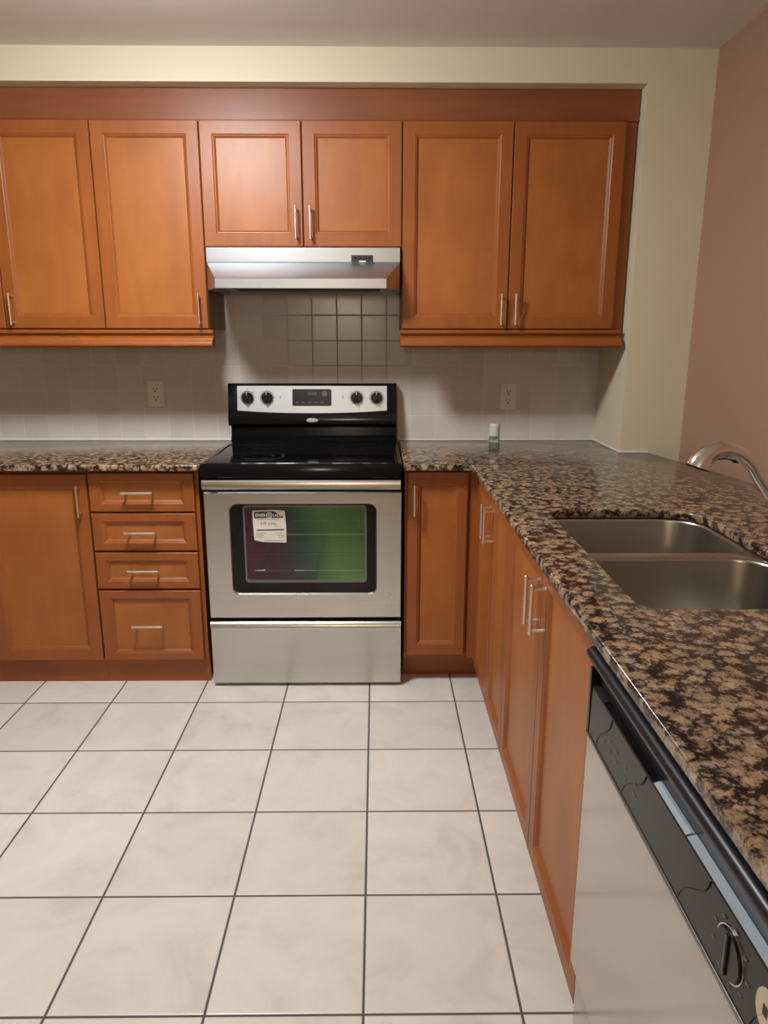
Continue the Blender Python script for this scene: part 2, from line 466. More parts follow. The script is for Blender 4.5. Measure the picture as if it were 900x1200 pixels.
struct('floor', M['floor'], ((XL - 0.1, YB - 0.1, -0.05), (XR + 0.1, 0.1, 0.0)))
struct('ceiling', M['ceiling'], ((XL - 0.1, YB - 0.1, H), (XR + 0.1, 0.1, H + 0.05)))
struct('wall_back', M['wall'], ((XL - 0.1, 0.008, 0), (COLX, 0.1, H)))
struct('wall_back_tiles', M['tile'], ((XL, 0.0, 0.905), (COLX, 0.008, 1.80)))
struct('wall_soffit', M['wall'], ((XL, COLY, SOF), (COLX, 0.008, H)))
struct('wall_column', M['wall'], ((COLX, COLY, 0), (XR, 0.1, H)))
struct('wall_right', M['wall_pink'], ((XR, YB - 0.1, 0), (XR + 0.1, 0.1, H)))
struct('wall_left', M['wall_far'], ((XL - 0.1, YB - 0.1, 0), (XL, 0.1, H)))
struct('wall_rear', M['wall_far'], ((XL, YB - 0.1, 0), (XR, YB, H)))
struct('trim_1', M['caulk'], ((-1.75, -0.006, 0.9145), (-0.43, 0.0, 0.9225)))
struct('trim_2', M['caulk'], ((0.34, -0.004, 0.9145), (COLX, 0.0, 0.9185)), ((COLX - 0.005, COLY, 0.9145), (COLX, -0.004, 0.920)), ((COLX - 0.005, COLY - 0.005, 0.9145), (1.36, COLY, 0.920)))


# ------------------------------------------------------------------ cabinet fronts
def front(name, mtx, u0, u1, v0, v1, parent, rail=0.050, stile=0.050, top=None):
    """framed door or drawer front: bevelled frame with a recessed panel, back at n = 0, face at n = .02"""
    T = 0.02; e = 0.0025
    top = top or rail
    def lp(iu, ib, it, n): return [(u0 + iu, v0 + ib, n), (u1 - iu, v0 + ib, n), (u1 - iu, v1 - it, n), (u0 + iu, v1 - it, n)]
    L = [lp(0, 0, 0, 0), lp(0, 0, 0, T - e), lp(e, e, e, T), lp(stile - 0.004, rail - 0.004, top - 0.004, T), lp(stile, rail, top, T - 0.003),
         lp(stile + 0.003, rail + 0.003, top + 0.003, T - 0.0035), lp(stile + 0.010, rail + 0.010, top + 0.010, T - 0.010), lp(stile + 0.010, rail + 0.010, top + 0.010, 0.0)]
    d = MB(mtx).loops(L, close=True).build(name, M['wood'], parent)
    MB(mtx).box((u0 + stile + 0.0095, v0 + rail + 0.0095, 0.001), (u1 - stile - 0.0095, v1 - top - 0.0095, T - 0.0105)).build('panel', M['wood_panel'], d)
    return d


def handle(mtx, u, v, vertical, parent, n0=0.02, length=0.122):
    """slim bar pull on two posts"""
    h = length / 2; s = 0.031; g = h - 0.010
    P = lambda a, b: (u, v + a, n0 + b) if vertical else (u + a, v, n0 + b)
    m = MB(mtx).tube([P(-h, s), P(-h + 0.001, s), P(h - 0.001, s), P(h, s)], [0.0035, 0.0048, 0.0048, 0.0035], 10)
    for a in (-g, g): m.tube([P(a, 0), P(a, s)], 0.0042, 8)
    return m.build('handle', M['nickel'], parent, smooth=True)


YU, YBF = -0.335, -0.62                 # faces of the wall cabinets and of the base cabinets
ZU0, ZU1 = 1.411, 2.171
FU = frame((0, YU + 0.02, 0), (1, 0, 0), (0, -1, 0))
FB = frame((0, YBF + 0.02, 0), (1, 0, 0), (0, -1, 0))
XP = 0.622                               # door faces of the run under the sink
FP = frame((XP + 0.02, 0, 0), (0, -1, 0), (-1, 0, 0))
G = 0.002

def carcass(x0, x1, y0, y1, z0, z1, parent, mat='wood', name='carcass'):
    return MB().box((x0, y0, z0), (x1, y1, z1)).build(name, M[mat], parent)


def wall_cabinet(label, x0, x1, z0, doors):
    t = thing('wall_cabinet', label, 'cabinet', ((x0 + x1) / 2, 0, z0), 'wall cabinets over the worktop')
    carcass(x0 + 0.0005, x1 - 0.0005, YU + 0.021, -0.0015, z0 - 0.004, ZU1 + 0.006, t, 'wood_dark')
    for u0, u1, hu in doors:
        d = front('door', FU, u0 + G, u1 - G, z0, ZU1, t)
        if hu is not None: handle(FU, hu, z0 + 0.074 if z0 < 1.6 else z0 + 0.085, True, d)
    return t

wall_cabinet('tall two-door maple wall cabinet farther along from the hood, mostly cut off by the edge', -1.66, -0.845, ZU0, [(-1.66, -1.24, -1.29), (-1.24, -0.845, -1.204)])
wall_cabinet('tall single-door maple wall cabinet beside the hood, above the outlet by the drawers', -0.845, -0.433, ZU0, [(-0.845, -0.433, -0.463)])
wall_cabinet('short two-door maple wall cabinet directly above the steel range hood', -0.433, 0.338, 1.722, [(-0.433, -0.046, -0.073), (-0.046, 0.338, -0.017)])
t = wall_cabinet('tall two-door maple wall cabinet between the hood and the cream wall end', 0.338, 1.190, ZU0, [(0.338, 0.762, 0.732), (0.762, 1.188, 0.789)])
MB().box((1.191, -0.30, ZU0 - 0.004), (1.236, -0.0015, ZU1 + 0.006)).build('filler_strip', M['wood'], t)

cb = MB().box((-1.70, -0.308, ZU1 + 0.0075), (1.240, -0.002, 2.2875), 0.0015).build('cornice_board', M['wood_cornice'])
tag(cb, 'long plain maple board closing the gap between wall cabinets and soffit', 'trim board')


def light_rail(label, x0, x1):
    prof = [(-0.300, 1.4065), (-0.337, 1.4065), (-0.337, 1.394), (-0.326, 1.391), (-0.324, 1.382), (-0.334, 1.377), (-0.344, 1.374), (-0.348, 1.366), (-0.357, 1.361), (-0.361, 1.354), (-0.360, 1.345), (-0.353, 1.339), (-0.300, 1.339)]
    m = MB().loops([[(x0, y, z) for y, z in prof], [(x1, y, z) for y, z in prof]])
    return tag(m.build('light_rail', M['wood_h'], smooth=True), label, 'moulding', 'moulded rails under the wall cabinets')

light_rail('stepped maple rail under the tall wall cabinets on the drawer side of the range', -1.70, -0.418)
light_rail('stepped maple rail under the tall wall cabinet next to the cream wall end', 0.334, 1.222)


# base run against the back wall
def base_cabinet(name, label, x0, x1, toe_y, toe_ext=0.0, group='base cabinets'):
    t = thing(name, label, 'cabinet', ((x0 + x1) / 2, -0.3, 0), group)
    carcass(x0 + 0.0005, x1 - 0.0005, YBF + 0.021, -0.0015, 0.105, 0.8895, t)
    MB().box((x0 + 0.0005, toe_y, 0.0), (x1 - 0.0005 + toe_ext, toe_y + 0.018, 0.104)).build('toe_board', M['wood_h'], t)
    return t

t = base_cabinet('base_cabinet', 'single-door maple base cabinet only its edge showing, past the plain door cabinet', -1.72, -1.290, -0.588)
d = front('door', FB, -1.718, -1.290, 0.108, 0.872, t); handle(FB, -1.69, 0.772, True, d)
t = base_cabinet('base_cabinet', 'single-door maple base cabinet beside the stack of drawers', -1.290, -0.866, -0.588)
d = front('door', FB, -1.287, -0.869, 0.108, 0.872, t); handle(FB, -0.897, 0.772, True, d)
t = base_cabinet('drawer_cabinet', 'maple base cabinet with four drawers beside the range', -0.866, -0.446, -0.588)
for v0, v1, hv in ((0.726, 0.876, 0.805), (0.570, 0.718, 0.648), (0.413, 0.561, 0.494), (0.108, 0.404, 0.264)):
    d = front('drawer', FB, -0.862, -0.461, v0, v1, t, rail=0.034, stile=0.044, top=0.034)
    handle(FB, -0.671, hv, False, d)
t = base_cabinet('base_cabinet', 'narrow single-door maple base cabinet between range and inner corner', 0.346, 0.597, -0.5355, 0.06)
d = front('door', FB, 0.356, 0.588, 0.126, 0.880, t, stile=0.044); handle(FB, 0.382, 0.773, True, d)

# run under the sink
def side_cabinet(name, label, y0, y1, parts_fn):
    """y0 nearer to the back wall than y1"""
    t = thing(name, label, 'cabinet', (0.9, (y0 + y1) / 2, 0), 'base cabinets')
    m = MB()
    x0, x1 = XP + 0.021, 1.215
    for ya in (y0 - 0.0005, y1 + 0.0185):
        m.box((x0, ya, 0.105), (x1, ya - 0.018, 0.8865))
    m.box((x0 + 0.001, y0 - 0.018, 0.105), (x1, y1 + 0.018, 0.123))
    m.box((x1 - 0.012, y0 - 0.018, 0.123), (x1, y1 + 0.018, 0.8865))
    m.box((x0, y0 - 0.018, 0.835), (x0 + 0.018, y1 + 0.018, 0.8865))
    m.build('carcass', M['wood'], t)
    MB().box((XP + 0.036, (y0 if y0 < -1 else -0.5365) - 0.0005, 0), (XP + 0.054, y1 + 0.0005, 0.104)).build('toe_board', M['wood_hy'], t)
    parts_fn(t)
    return t

def pf1(t):
    MB().box((XP + 0.005, -0.600, 0.105), (XP + 0.022, -0.682, 0.8895)).box((0.5985, -0.606, 0.105), (XP + 0.005, -0.600, 0.8895)).build('filler_strip', M['wood'], t)
    d = front('door', FP, 0.685, 0.996, 0.108, 0.881, t); handle(FP, 0.966, 0.775, True, d)
    d = front('door', FP, 1.000, 1.303, 0.108, 0.881, t); handle(FP, 1.030, 0.775, True, d)
def pf2(t):
    d = front('door', FP, 1.307, 1.743, 0.108, 0.881, t); handle(FP, 1.713, 0.775, True, d)
    d = front('door', FP, 1.747, 2.186, 0.108, 0.881, t); handle(FP, 1.777, 0.775, True, d)
side_cabinet('base_cabinet', 'two-door maple base cabinet in the inner corner beyond the sink doors', -0.622, -1.304, pf1)
side_cabinet('sink_cabinet', 'two-door maple sink cabinet next to the dishwasher', -1.304, -2.205, pf2)

# ------------------------------------------------------------------ worktops
ct = MB().box((-1.73, -0.66, 0.891), (-0.428, -0.0015, 0.914), 0.005, 3).build('worktop', M['granite'], smooth=True)
tag(ct, 'short brown speckled granite worktop over the drawers and plain door', 'worktop')

HX0, HX1, HY0, HY1 = 0.712, 1.122, -2.125, -1.378     # sink cut-out
hole = rrect(HX0, HX1, HY0, HY1, (0.11, 0.035, 0.05, 0.09), 8)
outer = [(0.340, -0.002), (0.340, -0.66), (0.572, -0.66)]
outer += [(0.594 - 0.022 + 0.022 * math.sin(math.radians(a)), -0.682 + 0.022 * math.cos(math.radians(a))) for a in (15, 45, 75)]
outer += [(0.594, -0.70), (0.594, -2.93), (1.480, -2.93), (1.480, -1.03), (1.425, -0.68), (1.366, -0.381), (1.2415, -0.381), (1.2415, -0.002)]
def slab(name, polys, z0, z1, bev):
    c = bpy.data.curves.new(name, 'CURVE'); c.dimensions = '2D'; c.fill_mode = 'BOTH'
    for p in polys:
        s = c.splines.new('POLY'); s.points.add(len(p) - 1); s.use_cyclic_u = True
        for q, (x, y) in zip(s.points, p): q.co = (x, y, 0, 1)
    c.extrude = (z1 - z0) / 2 - bev; c.bevel_depth = bev; c.bevel_resolution = 2; c.offset = -bev
    o = bpy.data.objects.new(name, c); COL.objects.link(o); bpy.context.view_layer.update()
    me = bpy.data.meshes.new_from_object(o.evaluated_get(bpy.context.evaluated_depsgraph_get()))
    bpy.data.objects.remove(o)
    me.transform(Matrix.Translation((0, 0, (z0 + z1) / 2)))
    bm = bmesh.new(); bm.from_mesh(me); bmesh.ops.remove_doubles(bm, verts=bm.verts[:], dist=1e-5); bmesh.ops.recalc_face_normals(bm, faces=bm.faces[:]); bm.to_mesh(me); bm.free()
    me.polygons.foreach_set('use_smooth', [True] * len(me.polygons)); me.set_sharp_from_angle(angle=math.radians(38))
    return me
me = slab('worktop', [outer, hole], 0.891, 0.914, 0.005)
me.materials.clear(); me.materials.append(M['granite'])
tag(link('worktop', me), 'long L-shaped brown speckled granite worktop with the sink cut into it', 'worktop')

# ------------------------------------------------------------------ sink
sk = thing('kitchen_sink', 'double-bowl stainless undermount sink set in the granite worktop', 'sink', (0.92, -1.75, 0.884))
def bowl(y0, y1, rb, zr=0.8895):
    x0, x1 = HX0 - 0.002, HX1 + 0.008
    L = []
    def ring(off, z, dr=0.0): L.append([(x, y, z) for x, y in rrect(x0 + off, x1 - off, y0 + off, y1 - off, [max(0.012, r - off + dr) for r in rb], 8)])
    ring(0.0, zr - 0.003); ring(0.0, zr)
    for k in range(5):
        a = math.radians(22.5 * k); ring(0.003 + 0.009 * math.sin(a), zr - 0.009 * (1 - math.cos(a)))
    D = 0.19
    ring(0.020, zr - D + 0.045)
    for k in range(1, 6):
        a = math.radians(18 * k); ring(0.020 + 0.045 * (1 - math.cos(a)), zr - D + 0.045 * (1 - math.sin(a)))
    cx, cy = (x0 + x1) / 2 + 0.02, (y0 + y1) / 2
    L.append([(cx + (p[0] - cx) * 0.3, cy + (p[1] - cy) * 0.3, zr - D - 0.003) for p in L[-1]])
    MB().loops(L, cap0=False).build('bowl', M['steel_sink'], sk, smooth=True)
    d = MB().lathe([(0.0, -0.002), (0.03, -0.002), (0.036, 0.001), (0.044, 0.003), (0.046, 0.0005), (0.046, -0.004), (0.0, -0.004)], (cx, cy, zr - D + 0.001)).build('drain', M['chrome'], sk, smooth=True)
bowl(-1.713, -1.368, (0.11, 0.05, 0.04, 0.05))
bowl(-2.135, -1.733, (0.09, 0.05, 0.05, 0.09))
fx0, fx1 = HX0 - 0.002, HX1 + 0.008
fl = slab('flange', [rrect(HX0 - 0.022, HX1 + 0.045, -2.165, -1.340, 0.03, 4), rrect(fx0, fx1, -1.713, -1.368, (0.11, 0.05, 0.04, 0.05), 8), rrect(fx0, fx1, -2.135, -1.733, (0.09, 0.05, 0.05, 0.09), 8)], 0.8875, 0.8900, 0.0004)
fl.materials.clear(); fl.materials.append(M['steel_sink']); link('flange', fl, sk)

# ------------------------------------------------------------------ faucet
YF = -1.75
fc = thing('kitchen_faucet', 'chrome pull-out kitchen faucet arching over the double sink', 'faucet', (1.21, YF, 0.914))
MB().lathe([(0, 0), (0.032, 0), (0.032, 0.006), (0.027, 0.012), (0.025, 0.05), (0.024, 0.075), (0.02, 0.085), (0, 0.085)], (1.21, YF, 0.9142), n=28).build('base', M['chrome'], fc, smooth=True)
def bez(p, n):
    out = []
    for k in range(n + 1):
        t = k / n; q = [Vector(a) for a in p]
        while len(q) > 1: q = [q[i].lerp(q[i + 1], t) for i in range(len(q) - 1)]
        out.append(tuple(q[0]))
    return out
neck = bez([(1.21, YF, 0.985), (1.195, YF, 1.00), (1.155, YF, 0.985), (1.115, YF, 1.045), (1.0755, YF, 1.1035)], 12)
MB().tube(neck, [0.020, 0.0190, 0.0180, 0.017, 0.0155, 0.0145, 0.014, 0.0135, 0.0135, 0.0135, 0.0135, 0.0135, 0.0135], 20).build('neck', M['chrome'], fc, smooth=True)
hd = [(1.0745, YF, 1.1045), (1.060, YF, 1.119), (1.044, YF, 1.130), (1.030, YF, 1.137), (1.014, YF, 1.1405), (1.000, YF, 1.1405), (0.987, YF, 1.138), (0.975, YF, 1.132), (0.966, YF, 1.125), (0.959, YF, 1.117), (0.955, YF, 1.109), (0.953, YF, 1.103)]
rr = [0.0140, 0.0155, 0.0175, 0.019, 0.0195, 0.0195, 0.020, 0.021, 0.0225, 0.024, 0.0258, 0.027]
h_ = MB().tube(hd, rr, 22).build('spray_head', M['chrome'], fc, smooth=True)
MB().tube([(0.9528, YF, 1.1022), (0.9518, YF, 1.099)], [0.0265, 0.024], 22).build('spray_face', M['black_soft'], h_, smooth=True)
gp = MB()
for k, q in enumerate(hd[2:7]):
    nx = Vector(hd[3 + k]) - Vector(hd[1 + k]); nx.normalize(); dn = Vector((-nx.z, 0, nx.x)); dn = -dn if dn.z > 0 else dn
    p = Vector(q) + dn * 0.0165
    gp.box((p.x - 0.006, p.y - 0.008, p.z - 0.004), (p.x + 0.006, p.y + 0.008, p.z + 0.004), 0.0025)
gp.build('grip', M['black_soft'], h_, smooth=True)
MB().tube([(1.225, YF - 0.018, 0.965), (1.235, YF - 0.05, 0.985), (1.245, YF - 0.10, 1.02)], [0.009, 0.007, 0.008], 10).build('lever', M['chrome'], fc, smooth=True)

# ------------------------------------------------------------------ range
RX0, RX1 = -0.423, 0.334
RC = (RX0 + RX1) / 2
rg = thing('range', 'freestanding stainless electric range with black glass cooktop', 'range', (RC, -0.33, 0))
MB().box((RX0, -0.60, 0.03), (RX0 + 0.03, -0.03, 0.895)).box((RX1 - 0.03, -0.60, 0.03), (RX1, -0.03, 0.895)).box((RX0 + 0.03, -0.06, 0.03), (RX1 - 0.03, -0.03, 0.895)) \
    .box((RX0 + 0.03, -0.60, 0.03), (RX1 - 0.03, -0.06, 0.28)).box((RX0 + 0.03, -0.60, 0.79), (RX1 - 0.03, -0.06, 0.895)).build('body', M['black'], rg)
MB().box((RX0 + 0.06, -0.10, 0.30), (RX1 - 0.06, -0.09, 0.785)).box((RX0 + 0.05, -0.60, 0.30), (RX0 + 0.06, -0.09, 0.785)).box((RX1 - 0.06, -0.60, 0.30), (RX1 - 0.05, -0.09, 0.785)).box((RX0 + 0.06, -0.60, 0.29), (RX1 - 0.06, -0.09, 0.30)).build('oven_cavity', M['dark'], rg)
for z in (0.47, 0.62):
    m = MB()
    for y in (-0.57, -0.34, -0.12): m.tube([(RX0 + 0.062, y, z), (RX1 - 0.062, y, z)], 0.003, 6)
    for k in range(14):
        x = RX0 + 0.08 + k * (RX1 - RX0 - 0.16) / 13
        m.tube([(x, -0.57, z + 0.003), (x, -0.12, z + 0.003)], 0.0018, 6)
    m.build('oven_rack', M['chrome'], rg)
for x in (RX0 + 0.06, RX1 - 0.06):
    for y in (-0.57, -0.08):
        MB().lathe([(0, 0), (0.02, 0), (0.02, 0.012), (0.012, 0.014), (0.012, 0.034), (0, 0.034)], (x, y, 0.0), n=16).build('foot', M['black_soft'], rg)
# cooktop: frame with a raised rim and an inset glass
ck = MB().loops([[(x, y, z) for x, y in rrect(RX0 + 0.001 + i, RX1 - 0.001 - i, -0.672 + i, -0.085, 0.012, 4)] for i, z in ((0.006, 0.8655), (0.0, 0.872), (0.0, 0.914), (0.004, 0.921), (0.016, 0.922), (0.020, 0.9185))]).build('cooktop', M['black'], rg, smooth=True)
MB().box((RX0 + 0.024, -0.640, 0.9175), (RX1 - 0.024, -0.105, 0.9195), 0.0008).build('cooktop_glass', M['black_glass'], ck)
for bx, by, br in ((-0.235, -0.49, 0.105), (0.150, -0.49, 0.085), (-0.235, -0.235, 0.080), (0.150, -0.235, 0.105)):
    m = MB()
    for r in (br, br * 0.62):
        m.loops([[(bx + q * math.cos(2 * math.pi * k / 40), by + q * math.sin(2 * math.pi * k / 40), z) for k in range(40)] for q, z in ((r, 0.9196), (r, 0.91985), (r - 0.003, 0.91985), (r - 0.003, 0.9196))], close=True)
    m.build('burner_ring', M['burner'], ck)
# backguard: low riser, then a box leaning out over it
def xprism(prof, x0, x1): return [[(x0, y, z) for y, z in prof], [(x1, y, z) for y, z in prof]]
bgd = MB().loops(xprism([(-0.02, 0.905), (-0.082, 0.905), (-0.082, 0.935), (-0.070, 0.945), (-0.066, 0.982), (-0.072, 0.990), (-0.02, 0.990)], RX0 + 0.006, RX1 - 0.006)) \
    .loops([[(RX0 + 0.02, -0.205, 0.9196), (RX1 - 0.02, -0.205, 0.9196), (RX1 - 0.02, -0.085, 0.9196), (RX0 + 0.02, -0.085, 0.9196)], [(RX0 + 0.02, -0.203, 0.922), (RX1 - 0.02, -0.203, 0.922), (RX1 - 0.02, -0.085, 0.930), (RX0 + 0.02, -0.085, 0.930)]]).build('backguard', M['black'], rg, smooth=True)
BG = [(-0.02, 0.991), (-0.082, 0.991), (-0.092, 1.000), (-0.092, 1.030), (-0.082, 1.055), (-0.064, 1.168), (-0.056, 1.1765), (-0.02, 1.1765)]
MB().loops([[(RC + (x - RC) * 0.996, y, z) for x, y, z in xprism(BG, RX0 - 0.003, 0)[0]], xprism(BG, RX0 + 0.004, 0)[0], xprism(BG, RX1 - 0.012, 0)[0], [(RC + (x - RC) * 0.996, y, z) for x, y, z in xprism(BG, RX1 - 0.006, 0)[0]]]).build('control_housing', M['black'], bgd, smooth=True)
# control face follows the housing's slope
s0, s1 = Vector((0, -0.082, 1.055)), Vector((0, -0.064, 1.168))
vd = (s1 - s0).normalized(); nd = Vector((0, -vd.z, vd.y))
BGX = -0.0495
FC = Matrix(((1, 0, 0, BGX), (0, vd.y, nd.y, s0.y), (0, vd.z, nd.z, s0.z), (0, 0, 0, 1)))
poly = [(-0.333, 0.112), (-0.333, 0.006)] + [(-0.333 + 0.666 * k / 20, -0.008 + 0.012 * (abs(k - 10) / 10) ** 2.2) for k in range(0, 21)] + [(0.333, 0.006), (0.333, 0.112)]
cf = MB(FC).prism(poly, 0.0, 0.003).build('control_face', M['panel_silver'], rg)
dsp = MB(FC).prism(rrect(-0.088, 0.086, 0.024, 0.098, 0.006, 3), 0.003, 0.0045).build('display', M['display'], cf)
MB(FC).box((-0.020, 0.070, 0.0045), (0.022, 0.085, 0.0048)).build('clock_window', M['digits'], dsp)
m = MB(FC)
for k in range(5): m.box((-0.075 + k * 0.028, 0.036, 0.0045), (-0.060 + k * 0.028, 0.041, 0.0048))
m.prism([(0.055 + 0.012 * math.cos(a * math.pi / 8), 0.078 + 0.012 * math.sin(a * math.pi / 8)) for a in range(16)], 0.0045, 0.0049)
print_on(dsp, m, M['grey_ring'])
for kx in (-0.287, -0.200, 0.198, 0.287):
    kz = 0.060
    MB(FC).loops([[(kx + r * math.cos(2 * math.pi * k / 28), kz + r * math.sin(2 * math.pi * k / 28), n) for k in range(28)] for r, n in ((0.031, 0.003), (0.031, 0.0042), (0.0285, 0.0042), (0.0285, 0.003))], close=True).build('dial_ring', M['print'], cf)
    kb = MB(FC).loops([[(kx + r * math.cos(2 * math.pi * k / 28), kz + r * math.sin(2 * math.pi * k / 28), n) for k in range(28)] for r, n in ((0.026, 0.003), (0.026, 0.008), (0.024, 0.020), (0.021, 0.024), (0.0, 0.024))]) \
        .box((kx - 0.005, kz - 0.024, 0.022), (kx + 0.005, kz + 0.024, 0.032), 0.002).build('knob', M['black_soft'], rg, smooth=True)
    MB(FC).box((kx - 0.001, kz + 0.010, 0.0318), (kx + 0.001, kz + 0.023, 0.0324)).build('pointer', M['plastic_white'], kb)
m = MB(FC)
for kx in (-0.287, -0.200, 0.198, 0.287):
    for a in range(0, 360, 45):
        x, y = kx + 0.037 * math.cos(math.radians(a)), 0.060 + 0.037 * math.sin(math.radians(a)); m.box((x - 0.0018, y - 0.0012, 0.003), (x + 0.0018, y + 0.0012, 0.0034))
for x in (-0.142, 0.137):
    m.box((x - 0.004, 0.064, 0.003), (x + 0.004, 0.067, 0.0034)); m.box((x - 0.003, 0.055, 0.003), (x + 0.003, 0.060, 0.0034))
print_on(cf, m, M['grey_ring'])
FBd = frame((BGX, -0.092, 1.016), (1, 0, 0), (0, -1, 0))
bd = MB(FBd).loops([[(r * 0.026 * math.cos(2 * math.pi * k / 28), r * 0.010 * math.sin(2 * math.pi * k / 28), n) for k in range(28)] for r, n in ((1, -0.002), (1, 0.002), (0.85, 0.004), (0.0, 0.0045))]).build('badge', M['badge'], rg, smooth=True)
MB(FBd).loops([[(0.006 + r * 0.011 * math.cos(2 * math.pi * k / 20), r * 0.0075 * math.sin(2 * math.pi * k / 20), n) for k in range(20)] for r, n in ((1, 0.003), (1, 0.0052), (0.8, 0.0052), (0.8, 0.003))], close=True).build('badge_swirl', M['grey_ring'], bd)

# oven door
YD = -0.64
def rr3(x0, x1, z0, z1, r, y, n=6): return [(x, y, z) for x, z in rrect(x0, x1, z0, z1, r, n)]
DX0, DX1, DZ0, DZ1 = RX0 + 0.001, RX1 - 0.001, 0.297, 0.862
WX0, WX1, WZ0, WZ1 = -0.328, 0.238, 0.394, 0.761
dr = MB().loops([rr3(DX0, DX1, DZ0, 0.8065, 0.004, YD + 0.032), rr3(DX0, DX1, DZ0, 0.8065, 0.004, YD + 0.003), rr3(DX0 + 0.003, DX1 - 0.003, DZ0 + 0.003, 0.8035, 0.004, YD),
                 rr3(WX0, WX1, WZ0, WZ1, 0.030, YD), rr3(WX0 + 0.005, WX1 - 0.005, WZ0 + 0.005, WZ1 - 0.005, 0.026, YD + 0.007), rr3(WX0 + 0.005, WX1 - 0.005, WZ0 + 0.005, WZ1 - 0.005, 0.026, YD + 0.032)], close=True).build('oven_door', M['steel'], rg)
GX0, GX1, GZ0, GZ1 = -0.272, 0.194, 0.446, 0.750
MB().loops([rr3(WX0 + 0.0065, WX1 - 0.0065, WZ0 + 0.0065, WZ1 - 0.0065, 0.025, YD + 0.020), rr3(WX0 + 0.0065, WX1 - 0.0065, WZ0 + 0.0065, WZ1 - 0.0065, 0.025, YD + 0.006),
            rr3(GX0 - 0.004, GX1 + 0.004, GZ0 - 0.004, GZ1 + 0.004, 0.014, YD + 0.006), rr3(GX0 - 0.004, GX1 + 0.004, GZ0 - 0.004, GZ1 + 0.004, 0.014, YD + 0.020)], close=True).build('window_surround', M['black_glass'], dr)
MB().loops([rr3(GX0 - 0.004, GX1 + 0.004, GZ0 - 0.004, GZ1 + 0.004, 0.014, y) for y in (YD + 0.018, YD + 0.0065)] + [rr3(GX0 + 0.003, GX1 - 0.003, GZ0 + 0.006, GZ1 - 0.003, 0.011, y) for y in (YD + 0.0065, YD + 0.018)], close=True).build('window_border', M['rim'], dr)
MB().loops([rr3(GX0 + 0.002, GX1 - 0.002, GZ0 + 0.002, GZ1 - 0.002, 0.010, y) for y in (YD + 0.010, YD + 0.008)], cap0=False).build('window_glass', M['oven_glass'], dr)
MB().box((DX0, YD + 0.002, 0.8075), (DX1, YD + 0.032, DZ1 + 0.001), 0.003).build('door_top', M['black'], dr)
# broad flat handle the full width of the door
hz0, hz1 = 0.826, 0.861
hp = [(-0.668, hz0 + 0.003), (-0.684, hz0), (-0.690, hz0 + 0.006), (-0.691, hz1 - 0.010), (-0.686, hz1), (-0.668, hz1 - 0.002)]
hb = MB().loops(xprism(hp, DX0 + 0.008, DX1 - 0.006)).build('handle', M['steel'], dr, smooth=True)
for x in (DX0 + 0.04, DX1 - 0.04): MB().box((x - 0.012, -0.669, hz0 + 0.006), (x + 0.012, YD + 0.003, hz1 - 0.004)).build('handle_post', M['black'], hb)
# energy sticker on the glass, its text faded
FS = frame((-0.176, YD + 0.0080, 0.670), (1, 0, 0), (0, -1, 0)) @ Matrix.Diagonal((0.96, 0.94, 1, 1))
es = MB(FS).prism([(-0.066, 0.066), (-0.066, 0.02), (-0.062, -0.058), (-0.03, -0.066), (0.066, -0.069), (0.067, 0.0), (0.063, 0.066), (0.02, 0.070)], 0.0002, 0.0007).build('energy_label', M['paper'], dr)
MB(FS).prism([(-0.060, 0.034), (0.056, 0.036), (0.056, 0.044), (0.020, 0.064), (-0.060, 0.062)], 0.0007, 0.0009).build('header_band', M['print'], es)
text_mesh('header_lettering', 'ENER', 0.019, FS @ Matrix.Translation((-0.034, 0.047, 0.0011)), M['paper'], es, bold=0.0004, sx=0.92)
MB(FS).loops([[(0.001 + r * math.cos(2 * math.pi * k / 24), 0.047 + r * math.sin(2 * math.pi * k / 24), n) for k in range(24)] for r, n in ((0.0125, 0.0008), (0.0125, 0.0012), (0.0095, 0.0012), (0.0095, 0.0008))], close=True).build('header_ring', M['paper'], es)
text_mesh('header_lettering', 'G', 0.017, FS @ Matrix.Translation((0.001, 0.047, 0.0012)), M['paper'], es, bold=0.0004)
text_mesh('header_lettering', 'UIDE', 0.017, FS @ Matrix.Translation((0.034, 0.046, 0.0011)), M['paper'], es, bold=0.0003, sx=0.95)
text_mesh('consumption_figure', '470 kWh', 0.017, FS @ Matrix.Translation((-0.004, 0.011, 0.0009)), M['print'], es)
m = MB(FS).prism([(-0.052, -0.013), (0.058, -0.010), (0.058, -0.017), (-0.052, -0.019)], 0.0007, 0.0009)
for x0, x1, y in ((-0.05, 0.04, 0.029), (0.02, 0.045, 0.0), (-0.055, -0.015, -0.030), (-0.055, -0.025, -0.037), (-0.055, -0.03, -0.044), (0.02, 0.056, -0.029), (0.03, 0.056, -0.038), (0.034, 0.056, -0.045), (-0.02, 0.05, -0.060)):
    m.box((x0, y - 0.0009, 0.0007), (x1, y + 0.0009, 0.0009))
print_on(es, m, M['grey_ring'])
# storage drawer with a rolled top lip
dp = [(YD + 0.035, 0.030), (YD + 0.035, 0.282), (YD - 0.001, 0.283), (YD - 0.005, 0.281), (YD - 0.015, 0.267), (YD - 0.015, 0.263), (YD - 0.004, 0.255), (YD, 0.248), (YD, 0.016), (YD + 0.004, 0.013), (YD + 0.035, 0.013)]
MB().loops(xprism(dp, RX0 + 0.001, RX1 - 0.001)).build('storage_drawer', M['steel'], rg, smooth=True)

